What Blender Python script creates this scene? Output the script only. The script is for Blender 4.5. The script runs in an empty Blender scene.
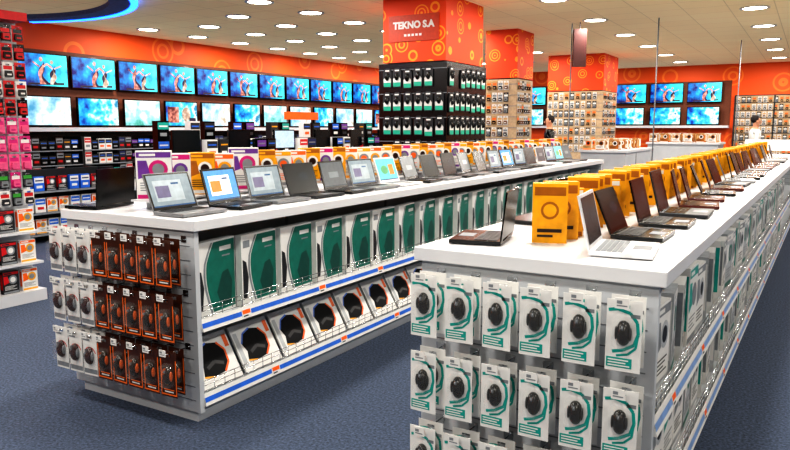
import bpy, bmesh, math, random
from mathutils import Vector, Matrix
random.seed(7)
SC=bpy.context.scene
COL=SC.collection
R=math.radians

# ---------------------------------------------------------------- materials
def lin(h):
    h=h.lstrip('#'); o=[]
    for i in (0,2,4):
        c=int(h[i:i+2],16)/255
        o.append(c/12.92 if c<=.04045 else ((c+.055)/1.055)**2.4)
    return (o[0],o[1],o[2],1)
MATS={}
def mat(name,hexc,rough=.5,metal=0,emit=0,var=.12,scale=25.0):
    if name in MATS: return MATS[name]
    m=bpy.data.materials.new(name); m.use_nodes=True
    nt=m.node_tree; b=nt.nodes['Principled BSDF']
    b.inputs['Roughness'].default_value=rough
    b.inputs['Metallic'].default_value=metal
    tc=nt.nodes.new('ShaderNodeTexCoord'); n=nt.nodes.new('ShaderNodeTexNoise')
    n.inputs['Scale'].default_value=scale
    nt.links.new(tc.outputs['Object'],n.inputs['Vector'])
    r=nt.nodes.new('ShaderNodeValToRGB')
    c=lin(hexc)
    r.color_ramp.elements[0].position=.3; r.color_ramp.elements[1].position=.7
    r.color_ramp.elements[0].color=tuple(x*(1-var) for x in c[:3])+(1,)
    r.color_ramp.elements[1].color=tuple(min(1,x*(1+var)) for x in c[:3])+(1,)
    nt.links.new(n.outputs['Fac'],r.inputs['Fac'])
    nt.links.new(r.outputs['Color'],b.inputs['Base Color'])
    if emit:
        nt.links.new(r.outputs['Color'],b.inputs['Emission Color'])
        b.inputs['Emission Strength'].default_value=emit
    MATS[name]=m; return m

def carpet_mat():
    m=mat('carpet','#39424f',.95)
    nt=m.node_tree; r=[n for n in nt.nodes if n.type=='VALTORGB'][0]
    n=[n for n in nt.nodes if n.type=='TEX_NOISE'][0]
    n.inputs['Scale'].default_value=70; n.inputs['Detail'].default_value=4; n.inputs['Roughness'].default_value=.65
    r.color_ramp.elements[0].position=.32; r.color_ramp.elements[1].position=.72
    r.color_ramp.elements[0].color=lin('#1f2835'); r.color_ramp.elements[1].color=lin('#52607a')
    bump=nt.nodes.new('ShaderNodeBump'); bump.inputs['Strength'].default_value=.25
    nt.links.new(n.outputs['Fac'],bump.inputs['Height'])
    nt.links.new(bump.outputs['Normal'],nt.nodes['Principled BSDF'].inputs['Normal'])
    return m
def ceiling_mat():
    m=mat('ceiling_tiles_glow','#c9b794',.9)
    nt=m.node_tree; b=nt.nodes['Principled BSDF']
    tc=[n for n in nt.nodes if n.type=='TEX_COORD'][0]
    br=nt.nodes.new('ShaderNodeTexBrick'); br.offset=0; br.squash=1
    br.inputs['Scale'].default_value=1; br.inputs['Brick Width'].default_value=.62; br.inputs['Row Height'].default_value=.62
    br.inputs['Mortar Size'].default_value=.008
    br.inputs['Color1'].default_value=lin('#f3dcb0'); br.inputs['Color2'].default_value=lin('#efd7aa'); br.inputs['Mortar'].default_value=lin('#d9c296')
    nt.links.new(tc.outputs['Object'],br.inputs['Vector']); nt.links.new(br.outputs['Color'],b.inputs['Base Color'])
    nt.links.new(br.outputs['Color'],b.inputs['Emission Color']); b.inputs['Emission Strength'].default_value=.13  # tiles are no lamp: added emission brightens the ceiling
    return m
def swirl_mat(name,base,ring,scale):
    m=mat(name,base,.6)
    nt=m.node_tree; b=nt.nodes['Principled BSDF']
    tc=[n for n in nt.nodes if n.type=='TEX_COORD'][0]
    v=nt.nodes.new('ShaderNodeTexVoronoi'); v.inputs['Scale'].default_value=scale
    mu=nt.nodes.new('ShaderNodeMath'); mu.operation='MULTIPLY'; mu.inputs[1].default_value=38
    si=nt.nodes.new('ShaderNodeMath'); si.operation='SINE'
    gt=nt.nodes.new('ShaderNodeMath'); gt.operation='GREATER_THAN'; gt.inputs[1].default_value=.35
    lt=nt.nodes.new('ShaderNodeMath'); lt.operation='LESS_THAN'; lt.inputs[1].default_value=.5
    an=nt.nodes.new('ShaderNodeMath'); an.operation='MULTIPLY'
    mx=nt.nodes.new('ShaderNodeMixRGB'); mx.inputs[1].default_value=lin(base); mx.inputs[2].default_value=lin(ring)
    nt.links.new(tc.outputs['Object'],v.inputs['Vector'])
    nt.links.new(v.outputs['Distance'],mu.inputs[0]); nt.links.new(mu.outputs[0],si.inputs[0]); nt.links.new(si.outputs[0],gt.inputs[0])
    nt.links.new(v.outputs['Distance'],lt.inputs[0])
    nt.links.new(gt.outputs[0],an.inputs[0]); nt.links.new(lt.outputs[0],an.inputs[1])
    nt.links.new(an.outputs[0],mx.inputs[0]); nt.links.new(mx.outputs[0],b.inputs['Base Color'])
    return m
def tvbg_mat(name,cols,strength,scale=5,slope=.55,rnd=0,detail=3,axis='X'):
    m=bpy.data.materials.new(name); m.use_nodes=True; nt=m.node_tree; b=nt.nodes['Principled BSDF']
    tc=nt.nodes.new('ShaderNodeTexCoord'); sep=nt.nodes.new('ShaderNodeSeparateXYZ')
    n=nt.nodes.new('ShaderNodeTexNoise'); n.inputs['Scale'].default_value=scale; n.inputs['Detail'].default_value=detail
    ad=nt.nodes.new('ShaderNodeMath'); ad.operation='MULTIPLY_ADD'; ad.inputs[1].default_value=slope
    r=nt.nodes.new('ShaderNodeValToRGB'); e=r.color_ramp.elements
    e[0].position=.25; e[0].color=lin(cols[0]); e[1].position=.78; e[1].color=lin(cols[-1])
    k=len(cols)
    for i in range(1,k-1): x=e.new(.25+.53*i/(k-1)); x.color=lin(cols[i])
    nt.links.new(tc.outputs['Object'],sep.inputs[0])
    if rnd:
        oi=nt.nodes.new('ShaderNodeObjectInfo'); ml=nt.nodes.new('ShaderNodeMath'); ml.operation='MULTIPLY'; ml.inputs[1].default_value=rnd
        va=nt.nodes.new('ShaderNodeVectorMath'); va.operation='ADD'
        nt.links.new(oi.outputs['Random'],ml.inputs[0]); nt.links.new(tc.outputs['Object'],va.inputs[0]); nt.links.new(ml.outputs[0],va.inputs[1]); nt.links.new(va.outputs[0],n.inputs['Vector'])
    else: nt.links.new(tc.outputs['Object'],n.inputs['Vector'])
    nt.links.new(sep.outputs[axis],ad.inputs[0]); nt.links.new(n.outputs['Fac'],ad.inputs[2])
    nt.links.new(ad.outputs[0],r.inputs['Fac'])
    b.inputs['Base Color'].default_value=(0.01,0.01,0.01,1); b.inputs['Roughness'].default_value=.2
    nt.links.new(r.outputs['Color'],b.inputs['Emission Color']); b.inputs['Emission Strength'].default_value=strength
    MATS[name]=m; return m

WHITE=mat('white_laminate','#d0d2d6',.3,var=.03,scale=4)
PANEL=mat('white_steel','#bcc0c5',.4,var=.04,scale=6)
GREY=mat('grey_steel','#74787e',.45)
DGREY=mat('dark_grey_plastic','#202226',.45)
BLACK=mat('black_plastic','#070709',.22)
MATTE=mat('matte_black_fabric','#131416',.9)
GLOSS=mat('gloss_black','#060608',.12)
CHROME=mat('chrome_wire','#c9ccd0',.2,1)
SILVER=mat('silver_aluminium','#8a8c8f',.35,.5)
BLUE=mat('blue_strip','#2a68cc',.4)
PBLUE=mat('pale_blue_strip','#7c9ccc',.4)
ORANGE=mat('orange_paper','#ea640f',.5)
RED=mat('red_paper','#c4101a',.5)
TEAL=mat('teal_print','#12988e',.4)
TEALD=mat('teal_green_card','#0a6a5c',.45)
TEALK=mat('deep_teal_print','#06463e',.45)
PAPER=mat('white_card','#dadad8',.4,var=.03)
GPRINT=mat('grey_print','#80858a',.5)
LGREY=mat('pale_grey_card','#aeb2b6',.45)
YELLOW=mat('yellow_card','#e2a00a',.4)
YDARK=mat('amber_print','#9c5a08',.4)
PURPLE=mat('purple_print','#6c3a90',.4)
MAGENTA=mat('magenta_print','#c01c74',.4)
PINK=mat('pink_card','#e05a8c',.45)
NAVY=mat('navy_paint','#14245a',.5)
BROWN=mat('dark_brown_card','#2a130b',.3)
WBROWN=mat('warm_brown_card','#42200f',.3)
TRIMO=mat('bright_orange_trim','#e87020',.4)
MBROWN=mat('mid_brown_card','#6b4426',.5)
BEIGE=mat('beige_card','#c09a68',.55)
GREEN=mat('green_print','#1fa488',.4)
LGREEN=mat('leaf_green_card','#3d9a3a',.4)
SKIN=mat('skin','#c58f72',.5)
HAIR=mat('dark_hair','#1c1412',.7)
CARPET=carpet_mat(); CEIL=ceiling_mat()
SWIRL=swirl_mat('orange_ring_wallpaper','#e8480c','#fb9c26',3.6)
SWIRLW=swirl_mat('orange_wall_print','#ea5a12','#f67e28',1.4)

# ---------------------------------------------------------------- mesh builder
class MB:
    def __init__(s): s.v=[];s.f=[];s.m=[];s.s=[]
    def add(s,vs,fs,m=0,smooth=False):
        o=len(s.v); s.v+= [tuple(v) for v in vs]
        for f in fs: s.f.append([i+o for i in f]); s.m.append(m); s.s.append(smooth)
    def box(s,x0,x1,y0,y1,z0,z1,m=0):
        s.add([(x0,y0,z0),(x1,y0,z0),(x1,y1,z0),(x0,y1,z0),(x0,y0,z1),(x1,y0,z1),(x1,y1,z1),(x0,y1,z1)],
              [(3,2,1,0),(4,5,6,7),(0,1,5,4),(1,2,6,5),(2,3,7,6),(3,0,4,7)],m)
    def poly(s,pts,y,m=0): s.add([(x,y,z) for x,z in pts],[tuple(range(len(pts)))],m)
    def rect(s,x0,x1,z0,z1,y,m=0): s.poly([(x0,z0),(x1,z0),(x1,z1),(x0,z1)],y,m)
    def disc(s,cx,cz,rx,rz,y,m=0,n=16): s.poly([(cx+rx*math.cos(2*math.pi*i/n),cz+rz*math.sin(2*math.pi*i/n)) for i in range(n)],y,m)
    def arc(s,cx,cz,r0,r1,a0,a1,y,m=0,n=10,sx=1):
        for i in range(n):
            a=R(a0+(a1-a0)*i/n); b=R(a0+(a1-a0)*(i+1)/n)
            p=[(cx+sx*r0*math.cos(a),cz+r0*math.sin(a)),(cx+sx*r1*math.cos(a),cz+r1*math.sin(a)),(cx+sx*r1*math.cos(b),cz+r1*math.sin(b)),(cx+sx*r0*math.cos(b),cz+r0*math.sin(b))]
            s.poly(p,y,m)
    def strip(s,pts,w,y,m):
        for i in range(len(pts)-1):
            a=Vector(pts[i]);b=Vector(pts[i+1]);d=(b-a).normalized();n=Vector((-d.y,d.x))*w
            s.poly([tuple(a-n),tuple(b-n),tuple(b+n),tuple(a+n)],y,m)
    def prism(s,pts,y0,y1,m=0):
        n=len(pts)
        vs=[(x,y0,z) for x,z in pts]+[(x,y1,z) for x,z in pts]
        fs=[tuple(range(n)),tuple(range(2*n-1,n-1,-1))]+[(i,i+n,(i+1)%n+n,(i+1)%n) for i in range(n)]
        s.add(vs,fs,m)
    def rod(s,p,q,r,m=0,n=6,r2=None):
        p=Vector(p);q=Vector(q);d=(q-p).normalized(); r2=r if r2 is None else r2
        a=d.orthogonal().normalized(); b=d.cross(a)
        vs=[p+(a*math.cos(2*math.pi*i/n)+b*math.sin(2*math.pi*i/n))*r for i in range(n)]+[q+(a*math.cos(2*math.pi*i/n)+b*math.sin(2*math.pi*i/n))*r2 for i in range(n)]
        s.add(vs,[(i,(i+1)%n,(i+1)%n+n,i+n) for i in range(n)],m,True)
        s.add(vs[:n],[tuple(range(n-1,-1,-1))],m); s.add(vs[n:],[tuple(range(n))],m)
    def ell(s,c,r,m=0,nu=14,nv=9,f=None):
        vs=[];fs=[]
        for j in range(nv+1):
            t=math.pi*j/nv
            for i in range(nu):
                a=2*math.pi*i/nu
                p=Vector((math.sin(t)*math.cos(a),math.sin(t)*math.sin(a),math.cos(t)))
                if f: p=f(p)
                vs.append((c[0]+r[0]*p.x,c[1]+r[1]*p.y,c[2]+r[2]*p.z))
        for j in range(nv):
            for i in range(nu):
                a=j*nu+i;b=j*nu+(i+1)%nu
                fs.append((a,a+nu,b+nu,b))
        s.add(vs,fs,m,True)
    def mesh(s,name,mats,bevel=0):
        me=bpy.data.meshes.new(name); me.from_pydata(s.v,[],s.f)
        for m in mats: me.materials.append(m)
        for i,p in enumerate(me.polygons): p.material_index=s.m[i]; p.use_smooth=s.s[i]
        bm=bmesh.new(); bm.from_mesh(me)
        if bevel:
            es=[e for e in bm.edges if len(e.link_faces)==2 and e.calc_face_angle(0)>.6]
            bmesh.ops.bevel(bm,geom=es,offset=bevel,segments=2,affect='EDGES',profile=.6)
        else: bmesh.ops.remove_doubles(bm,verts=bm.verts,dist=1e-6)
        bm.to_mesh(me); bm.free(); me.update()
        return me
def B(name,mats,*boxes,bevel=0):
    b=MB()
    for x in boxes: b.box(*x)
    return b.mesh(name,mats,bevel)

class S:
    def __init__(s,name,mesh=None,loc=(0,0,0),rot=(0,0,0),kids=(),label=None):
        s.name=name;s.mesh=mesh;s.loc=loc;s.rot=rot;s.kids=list(kids);s.label=label
GB=[]; REC=[False]
def node(name,mesh,loc,rot,parent=None):
    o=bpy.data.objects.new(name,mesh); COL.objects.link(o)
    o.location=loc; o.rotation_euler=rot
    if mesh is None: o.empty_display_size=.1
    if parent: o.parent=parent
    elif REC[0]: GB.append(o)
    return o
def part(name,mats,parent,*boxes,bevel=0): return node(name,B(name,mats,*boxes,bevel=bevel),(0,0,0),(0,0,0),parent)
def _kids(s,o):
    for k in s.kids:
        c=node(k.name,k.mesh,k.loc,k.rot,o)
        if k.label: c['label']=k.label
        _kids(k,c)
def spawn(s,loc,rotz=0,label=None,cat=None,group=None,kind=None,rot=None,scale=1):
    o=node(s.name,s.mesh,loc,rot if rot else (0,0,rotz))
    if scale!=1: o.scale=(scale,)*3
    if kind: o['kind']=kind
    if label or s.label: o['label']=label or s.label
    if cat: o['category']=cat
    if group: o['group']=group
    _kids(s,o); return o
def struct(name,mb,mats,label):
    o=node(name,mb.mesh(name,mats),(0,0,0),(0,0,0)); o['kind']='structure'; o['label']=label; o['category']=name.split('_')[0]
    return o

# ---------------------------------------------------------------- room shell
CZ=3.3; XW=-11.6; YF=22.4; XE=6.0; YS=-4.0
b=MB(); b.box(XW,XE,YS,YF,-.1,0); struct('floor',b,[CARPET],'dark blue-grey flecked loop-pile carpet floor of the shop')
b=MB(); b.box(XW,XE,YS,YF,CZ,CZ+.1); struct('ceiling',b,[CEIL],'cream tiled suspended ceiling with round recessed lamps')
b=MB(); b.box(XW-.2,XW,YS,YF,-.1,CZ+.1); struct('wall_west',b,[SWIRLW],'long orange patterned shop wall carrying television screens')
b=MB(); b.box(XW-.2,XE+.2,YF,YF+.2,-.1,CZ+.1); struct('wall_north',b,[SWIRLW],'orange patterned end wall with television screens and pegboards')
b=MB(); b.box(XE,XE+.2,YS,YF,-.1,CZ+.1); struct('wall_east',b,[WHITE],'plain white side wall of the shop')
TP=mat('warm_wall_panel','#6e3a22',.6)
b=MB(); b.box(XW,XW+.01,5.9,YF,1.52,2.84); struct('trim_1',b,[TP],'dark brown backing panel behind the television screens')
b=MB(); b.box(XW,XW+.36,5.9,YF,1.44,1.51); struct('trim_2',b,[WHITE],'white ledge running below the television screens')
b=MB(); b.box(-8.6,-2.1,YF-.01,YF,1.5,2.84); struct('trim_3',b,[TP],'dark brown backing panel on the end wall')
b=MB(); b.box(-8.6,-2.1,YF-.36,YF,1.5,1.57); struct('trim_6',b,[WHITE],'white ledge below the end wall televisions')
LED=mat('blue_led','#1a62ff',.4,emit=5.0,var=.03)
cx,cy,rr=-10.0,4.9,2.68
def ringpts(r,n=48,a0=-118,a1=118): return [(cx+r*math.cos(R(a0+(a1-a0)*i/n)),cy+r*math.sin(R(a0+(a1-a0)*i/n))) for i in range(n+1)]
def slab(b,pin,pout,z0,z1,m):
    n=len(pin)
    for i in range(n-1):
        a,c,d,e=pin[i],pout[i],pout[i+1],pin[i+1]
        b.add([(a[0],a[1],z0),(c[0],c[1],z0),(d[0],d[1],z0),(e[0],e[1],z0),(a[0],a[1],z1),(c[0],c[1],z1),(d[0],d[1],z1),(e[0],e[1],z1)],
              [(3,2,1,0),(4,5,6,7),(0,1,5,4),(1,2,6,5),(2,3,7,6),(3,0,4,7)],m)
b=MB(); slab(b,ringpts(rr-.40),ringpts(rr-.12),3.23,CZ,0); struct('trim_4',b,[mat('dusk_blue_soffit','#5a6ca0',.8)],'dusky blue curved dropped ceiling soffit')
b=MB(); slab(b,ringpts(rr-.12),ringpts(rr-.02),3.22,CZ,0); struct('trim_5',b,[LED],'glowing blue strip light along the curved soffit edge')

# ---------------------------------------------------------------- ceiling lamps
LAMP=mat('lamp_diffuser','#fff6e4',.4,emit=9,var=.01)
b=MB(); 
n=24
for i in range(n):
    a=2*math.pi*i/n;c=2*math.pi*(i+1)/n
    r0,r1,z0=.17,.21,-.012
    b.add([(r0*math.cos(a),r0*math.sin(a),z0),(r1*math.cos(a),r1*math.sin(a),z0),(r1*math.cos(c),r1*math.sin(c),z0),(r0*math.cos(c),r0*math.sin(c),z0),
           (r1*math.cos(a),r1*math.sin(a),0),(r1*math.cos(c),r1*math.sin(c),0)],[(3,2,1,0),(1,4,5,2)],0)
rim=b.mesh('lamp_rim',[PANEL])
b=MB(); b.add([(.17*math.cos(2*math.pi*i/n),.17*math.sin(2*math.pi*i/n),-.006) for i in range(n)],[tuple(range(n-1,-1,-1))],0)
dif=b.mesh('diffuser',[LAMP])
lampS=S('ceiling_lamp',rim,kids=[S('diffuser',dif,label='glowing warm white diffuser')])
PWR=35
def lamp(x,y,light,p=PWR):
    spawn(lampS,(x,y,CZ),0,'round recessed white ceiling lamp, switched on','ceiling lamp','recessed lamps in the tiled ceiling')
    if light:
        L=bpy.data.lights.new('downlight','AREA'); L.shape='DISK'; L.size=.34; L.energy=p; L.color=(1,.95,.88)
        o=bpy.data.objects.new('downlight',L); o.location=(x,y,CZ-.02); COL.objects.link(o)
for i,x in enumerate((-10.7,-9.45,-8.2,-6.95)):
    for j in range(9):
        y=9.15+1.22*j+(.3 if i==1 else 0)+(-.3 if i==2 else 0)
        lamp(x,y,(i in(0,2) and j%2==0))
for i,x in enumerate((-5.9,-3.3,-0.9,1.6)):
    for j in range(11): lamp(x,-1.0+2.2*j,True)
for x in (-8.3,-10.6):
    for y in (-1,1.5): lamp(x,y,True)
for y in (5.6,8.0): lamp(-7.0,y,True,22)

# ---------------------------------------------------------------- televisions
TVB=tvbg_mat('tv_blue_picture',['#03186c','#0a92dc','#4ae2e0'],1.45)
TVD=tvbg_mat('tv_blue_scene',['#0a3a9a','#1a94d8','#4ac8d0','#e2f0e4','#2a8ab0'],1.25,6,.35,30,6)
TVG=tvbg_mat('tv_green_scene',['#1c5a6a','#4faa9a','#a0dce0','#f4f4ec'],1.15,5,.5,30,6,'Z')
TVL=tvbg_mat('tv_pale_picture',['#4a94b8','#a0ccdc','#eaf0f0','#b8a890'],1.15,5,.25,30,5)
FIGA=tvbg_mat('tv_pink_figure',['#6a2c34','#e89a88','#fbe4d8'],1.0,14,.5,0,4); FIGB=mat('tv_dark_figure','#2a1e38',.4,emit=.3); FIGC=tvbg_mat('tv_white_figure',['#4a4a6a','#c8a890','#f4efe8'],1.0,12,.5,0,4)
tw,th=.935,.575
def tvbody(w,h,stand):
    bx=[(-w/2,w/2,-.05,-.01,.02 if stand else 0,h),(-.2,.2,-.01,.03,.15,.42)]
    if stand: bx+=[(-.04,.04,-.04,-.02,.01,.03),(-.15,.15,-.09,.02,0,.012)]
    return B('television',[GLOSS],*bx,bevel=.004)
tb1=tvbody(tw,th,0); tb2=tvbody(.88,.54,1)
def blob(b,x0,w,ph,y,m,z0=.05,z1=.45,amp=.03):
    n=16; L=[];Rr=[]
    for i in range(n+1):
        t=i/n; z=z0+t*(z1-z0); x=x0+amp*math.sin(t*6+ph); ww=w*(.55+.3*math.sin(t*9+ph)+.25*math.cos(t*4))*(1-t**6)
        L.append((x-ww,z));Rr.append((x+ww*1.1,z))
    for i in range(n): b.poly([L[i],Rr[i],Rr[i+1],L[i+1]],y,m)
def tvscreen(bg,fig,w,z0,z1):
    b=MB(); b.rect(-w,w,z0,z1,-.0535,0)
    if fig==9:
        b.rect(-w*.9,-w*.2,z0+.06,z1-.1,-.0542,1); b.disc(.12,.27,.12,.15,-.0542,3); b.rect(.2,w*.9,z0+.05,z0+.16,-.0544,2)
    elif fig:
        o=(fig-1)*.05
        blob(b,-.07+o,.085,fig,-.0545,2); blob(b,-.09+o,.06,.5+fig,-.055,1,.05,.43); b.disc(-.09+o,.47,.032,.038,-.0555,1)
        blob(b,.13+o,.075,2.5,-.0545,2,.05,.40); blob(b,.12+o,.055,2.8+fig,-.055,3,.05,.38); b.disc(.11+o,.43,.03,.034,-.0555,3)
        b.strip([(-.06+o,.34),(.02+o,.40),(.12+o,.32)],.016,-.0552,1); b.strip([(-.12+o,.34),(-.24+o,.42)],.013,-.0552,1); b.strip([(.15+o,.32),(.29+o,.38)],.013,-.0552,3)
        b.strip([(-.3,.045),(.38,.07)],.018,-.0541,2)
    return b.mesh('screen',[bg,FIGA,FIGB,FIGC])
scrA=[tvscreen(TVB,k,tw/2-.018,.022,th-.018) for k in (1,2,3)]
scrL=[tvscreen(TVL,0,.42,.04,.52),tvscreen(TVD,0,.42,.04,.52),tvscreen(TVG,0,.42,.04,.52),tvscreen(TVD,9,.42,.04,.52)]
def tv(loc,rz,body,s,lab,sl): spawn(S('television',body,kids=[S('screen',s,label=sl)]),loc,rz,lab,'television','televisions mounted on the shop walls')
ll=['smaller black television with pale bright screen on white ledge','smaller black television with blue screen on white ledge','smaller black television with green landscape on white ledge','smaller black television with blue scene and figures']
for k in range(15):
    y=6.55+k*1.0
    tv((XW+.041,y,2.2),R(90),tb1,scrA[k%3],'black flat television showing blue picture with pale figures','lit screen with blue picture')
    q=(0,0,1,2,3,0,1,2,0,1,0,2,3,0,1)[k]
    tv((XW+.12,y,1.51),R(90),tb2,scrL[q],ll[q],'lit screen')
for k in range(6):
    x=-8.0+k*1.04
    tv((x,YF-.041,2.23),0,tb1,scrA[k%3],'black flat television showing blue picture on end wall','lit screen with blue picture')
    q=(1,3,0,1,1,1)[k]; tv((x,YF-.12,1.57),0,tb2,scrL[q],'smaller black television standing on end wall ledge','lit screen')

# ---------------------------------------------------------------- generic boxes
def boxmesh(name,w,h,d,mats,style):
    b=MB(); b.box(-w/2,w/2,-d/2,d/2,0,h,0); y=-d/2-.0008
    if style=='av':
        b.rect(-w/2+.008,w/2-.008,h*.80,h*.94,y,1); b.disc(0,h*.55,w*.26,w*.26,y,1); b.disc(0,h*.55,w*.19,w*.19,y-.0005,2)
        b.rect(-w*.35,w*.35,h*.18,h*.24,y,3); b.rect(-w*.35,w*.1,h*.10,h*.14,y,3)
    elif style=='band':
        b.rect(-w/2+.004,w/2-.004,h*.55,h*.92,y,1); b.rect(-w*.3,w*.3,h*.2,h*.38,y,2); b.rect(-w*.38,w*.38,h*.68,h*.76,y-.0005,3)
    elif style=='busy':
        b.rect(-w/2+.004,w/2-.004,h*.86,h*.97,y,1); b.rect(-w*.4,w*.05,h*.89,h*.94,y-.0005,0)
        b.disc(w*.12,h*.62,w*.27,w*.27,y,2); b.disc(w*.12,h*.62,w*.17,w*.17,y-.0005,3); b.poly([(-w*.45,h*.42),(-w*.1,h*.5),(-w*.2,h*.8),(-w*.45,h*.8)],y,1)
        for i in range(4): b.rect(-w*.4,w*(.35-.12*(i%3)),h*(.33-.05*i),h*(.35-.05*i),y,3)
        b.rect(-w/2+.004,w/2-.004,h*.02,h*.10,y,2)
        for s_ in(-1,1):
            xx=s_*(w/2+.0008); b.add([(xx,-d/2+.005,h*.2),(xx,d/2-.005,h*.2),(xx,d/2-.005,h*.9),(xx,-d/2+.005,h*.9)],[(0,1,2,3)],1)
    return b.mesh(name,mats)
avY=boxmesh('software_box',.135,.235,.06,[YELLOW,YDARK,YELLOW,BROWN],'av')
avY3=boxmesh('software_box',.13,.20,.055,[YELLOW,PAPER,YDARK,BROWN],'busy')
avP=boxmesh('software_box',.19,.27,.06,[PAPER,PURPLE,MAGENTA,GPRINT],'busy')
avP2=boxmesh('software_box',.15,.25,.06,[PAPER,MAGENTA,PURPLE,GPRINT],'busy')
avO=boxmesh('software_box',.15,.24,.06,[PAPER,ORANGE,YELLOW,GPRINT],'busy')
avY2=boxmesh('software_box',.15,.25,.06,[YELLOW,YDARK,PAPER,BROWN],'busy')
avR=boxmesh('software_box',.15,.24,.06,[PAPER,YELLOW,GPRINT,ORANGE],'busy')
sO=boxmesh('small_carton',.14,.19,.04,[PAPER,ORANGE,YELLOW,GPRINT],'busy')
sR=boxmesh('small_carton',.14,.19,.04,[DGREY,RED,GPRINT,PAPER],'busy')

# ---------------------------------------------------------------- laptops
LW,LD,LH=.31,.22,.205
def lap_base(body,nm): 
    return B('base',[body],(-LW/2,LW/2,-LD,0,.004,.021),*[(x-.01,x+.01,y-.01,y+.01,0,.004) for x in(-.13,.13) for y in(-.2,-.03)],bevel=.003)
def lap_keys(km):
    b=MB()
    for r in range(5):
        for c in range(13):
            x=-.139+c*.0215; y=-.115+r*.0195
            if r==0 and 4<=c<=7: 
                if c==4: b.box(x,x+.0215*4-.003,y,y+.0165,.021,.0232,0)
                continue
            b.box(x,x+.018,y,y+.0165,.021,.0232,0)
    return b.mesh('keyboard',[km])
def lap_lid(body,bez):
    b=MB(); b.box(-LW/2,LW/2,.0,.007,0.0,LH,0); b.rect(-LW/2+.003,LW/2-.003,.003,LH-.003,-.0004,1)
    b.rod((-.11,.004,.0),(.11,.004,.0),.006,1,8)
    return b.mesh('lid',[body,bez])
def lap_screen(kind):
    b=MB(); x0,x1,z0,z1=-LW/2+.014,LW/2-.014,.018,LH-.012; y=-.0009
    b.rect(x0,x1,z0,z1,y,0); b.rect(x0,x1,z0,z0+.008,y-.0003,2)
    if kind in('desk','light'):
        b.rect(x0+.03,x1-.06,z0+.03,z1-.03,y-.0003,1); b.rect(x0+.04,x0+.13,z0+.05,z1-.06,y-.0006,3)
        b.rect(x0+.15,x1-.08,z1-.055,z1-.045,y-.0006,2)
    if kind in('dark','warm'): b.disc(.03,LH*.55,.05,.03,y-.0003,1)
    if kind=='pic':
        b.disc(-.04,LH*.5,.05,.035,y-.0003,1); b.rect(.03,.1,LH*.3,LH*.7,y-.0003,3)
    if kind=='grey': b.rect(-.06,.06,LH*.4,LH*.6,y-.0003,1)
    def e(n,h,s): return mat('lcd_'+n,h,.25,emit=s)
    cols={'desk':[e('sky','#4684bc',.45),e('win','#d4dade',.55),e('bar','#26466b',.5),e('orange','#d0742a',.5)],
          'light':[e('pale','#78868f',.28),e('win2','#98a3aa',.32),e('bar','#26466b',.5),e('lilac','#5e5a78',.3)],
          'dark':[e('black','#0a0f14',.05),e('deep','#16242f',.1),e('black2','#05070a',.05),e('bar','#26466b',.5)],
          'warm':[e('maroon','#3a140c',.1),e('rust_reflection','#7a3218',.2),e('black2','#05070a',.05),e('bar','#26466b',.5)],  # maroon and rust tones paint warm reflections on a dark screen
          'pic':[e('teal','#58a8ac',.45),e('green','#4c8c5c',.45),e('bar','#26466b',.5),e('orange','#d0742a',.5)],
          'grey':[e('grey','#4c5359',.2),e('grey2','#6f777c',.28),e('bar2','#30383f',.2),e('grey2','#6f777c',.28)]}[kind]
    return b.mesh('screen',cols)
REDB=mat('red_reflection_shell','#4a160c',.2)  # brownish-red reflections painted in as the laptop shell colour
WBEZ=mat('white_plastic','#d4d5d8',.3)
schemes={'black':(BLACK,DGREY,BLACK),'silver':(SILVER,DGREY,BLACK),'grey':(DGREY,BLACK,BLACK),'white':(WBEZ,GPRINT,WBEZ),'red':(REDB,BLACK,BLACK)}
_b={k:(lap_base(v[0],k),lap_keys(v[1]),lap_lid(v[0],v[2])) for k,v in schemes.items()}
padm=B('touchpad',[GREY],(-.045,.045,-.205,-.14,.021,.0218))
scr={k:lap_screen(k) for k in('desk','light','dark','pic','grey','warm')}
names={'black':'black','silver':'silver','grey':'dark grey','white':'white','red':'red-reflection-painted dark'}
sn={'desk':'bright desktop showing','light':'pale screen','dark':'dark screen','warm':'dark screen with painted rusty reflection','pic':'coloured picture showing','grey':'grey screen'}
def laptop(loc,rz,c,k,group,tilt=16,simple=False,scale=1):
    ba,ke,li=_b[c]
    kids=[S('base',ba,kids=[] if simple else [S('keyboard',ke),S('touchpad',padm)]),
          S('lid',li,(0,-.004,.021),(R(-tilt),0,0),[S('screen',scr[k],label=sn[k])])]
    return spawn(S('laptop',None,kids=kids),loc,rz,'open %s laptop, %s, on white counter'%(names[c],sn[k]),'laptop',group,scale=scale)

# ---------------------------------------------------------------- packs
def card(b,w,h,t=.002,m=0):
    b.box(-w/2,w/2,0,t,0,h-.03,m); b.box(-w/2,-.016,0,t,h-.03,h-.014,m); b.box(.016,w/2,0,t,h-.03,h-.014,m); b.box(-w/2,w/2,0,t,h-.014,h,m)
def mouse(body,accent,k=1.0):
    b=MB()
    def f(p):
        q=p.copy(); 
        if q.y>0: q.y*=.08
        q.x*=(1-.14*math.cos(q.z*2.2)); q.y*=(1.0-.25*max(0,q.z))
        return q
    b.ell((0,0,0),(.029*k,.032*k,.048*k),0,16,12,f)
    b.box(-.0008,.0008,-.0325*k,-.018*k,.016*k,.044*k,1); b.ell((-.026*k,-.008*k,0),(.005*k,.012*k,.026*k),1,8,6); b.ell((.026*k,-.008*k,0),(.005*k,.012*k,.026*k),1,8,6)
    return b.mesh('mouse',[body,accent])
b=MB(); b.rod((-.003,0,0),(.003,0,0),.0075,0,12); wheel=b.mesh('scroll_wheel',[GREY])
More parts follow.
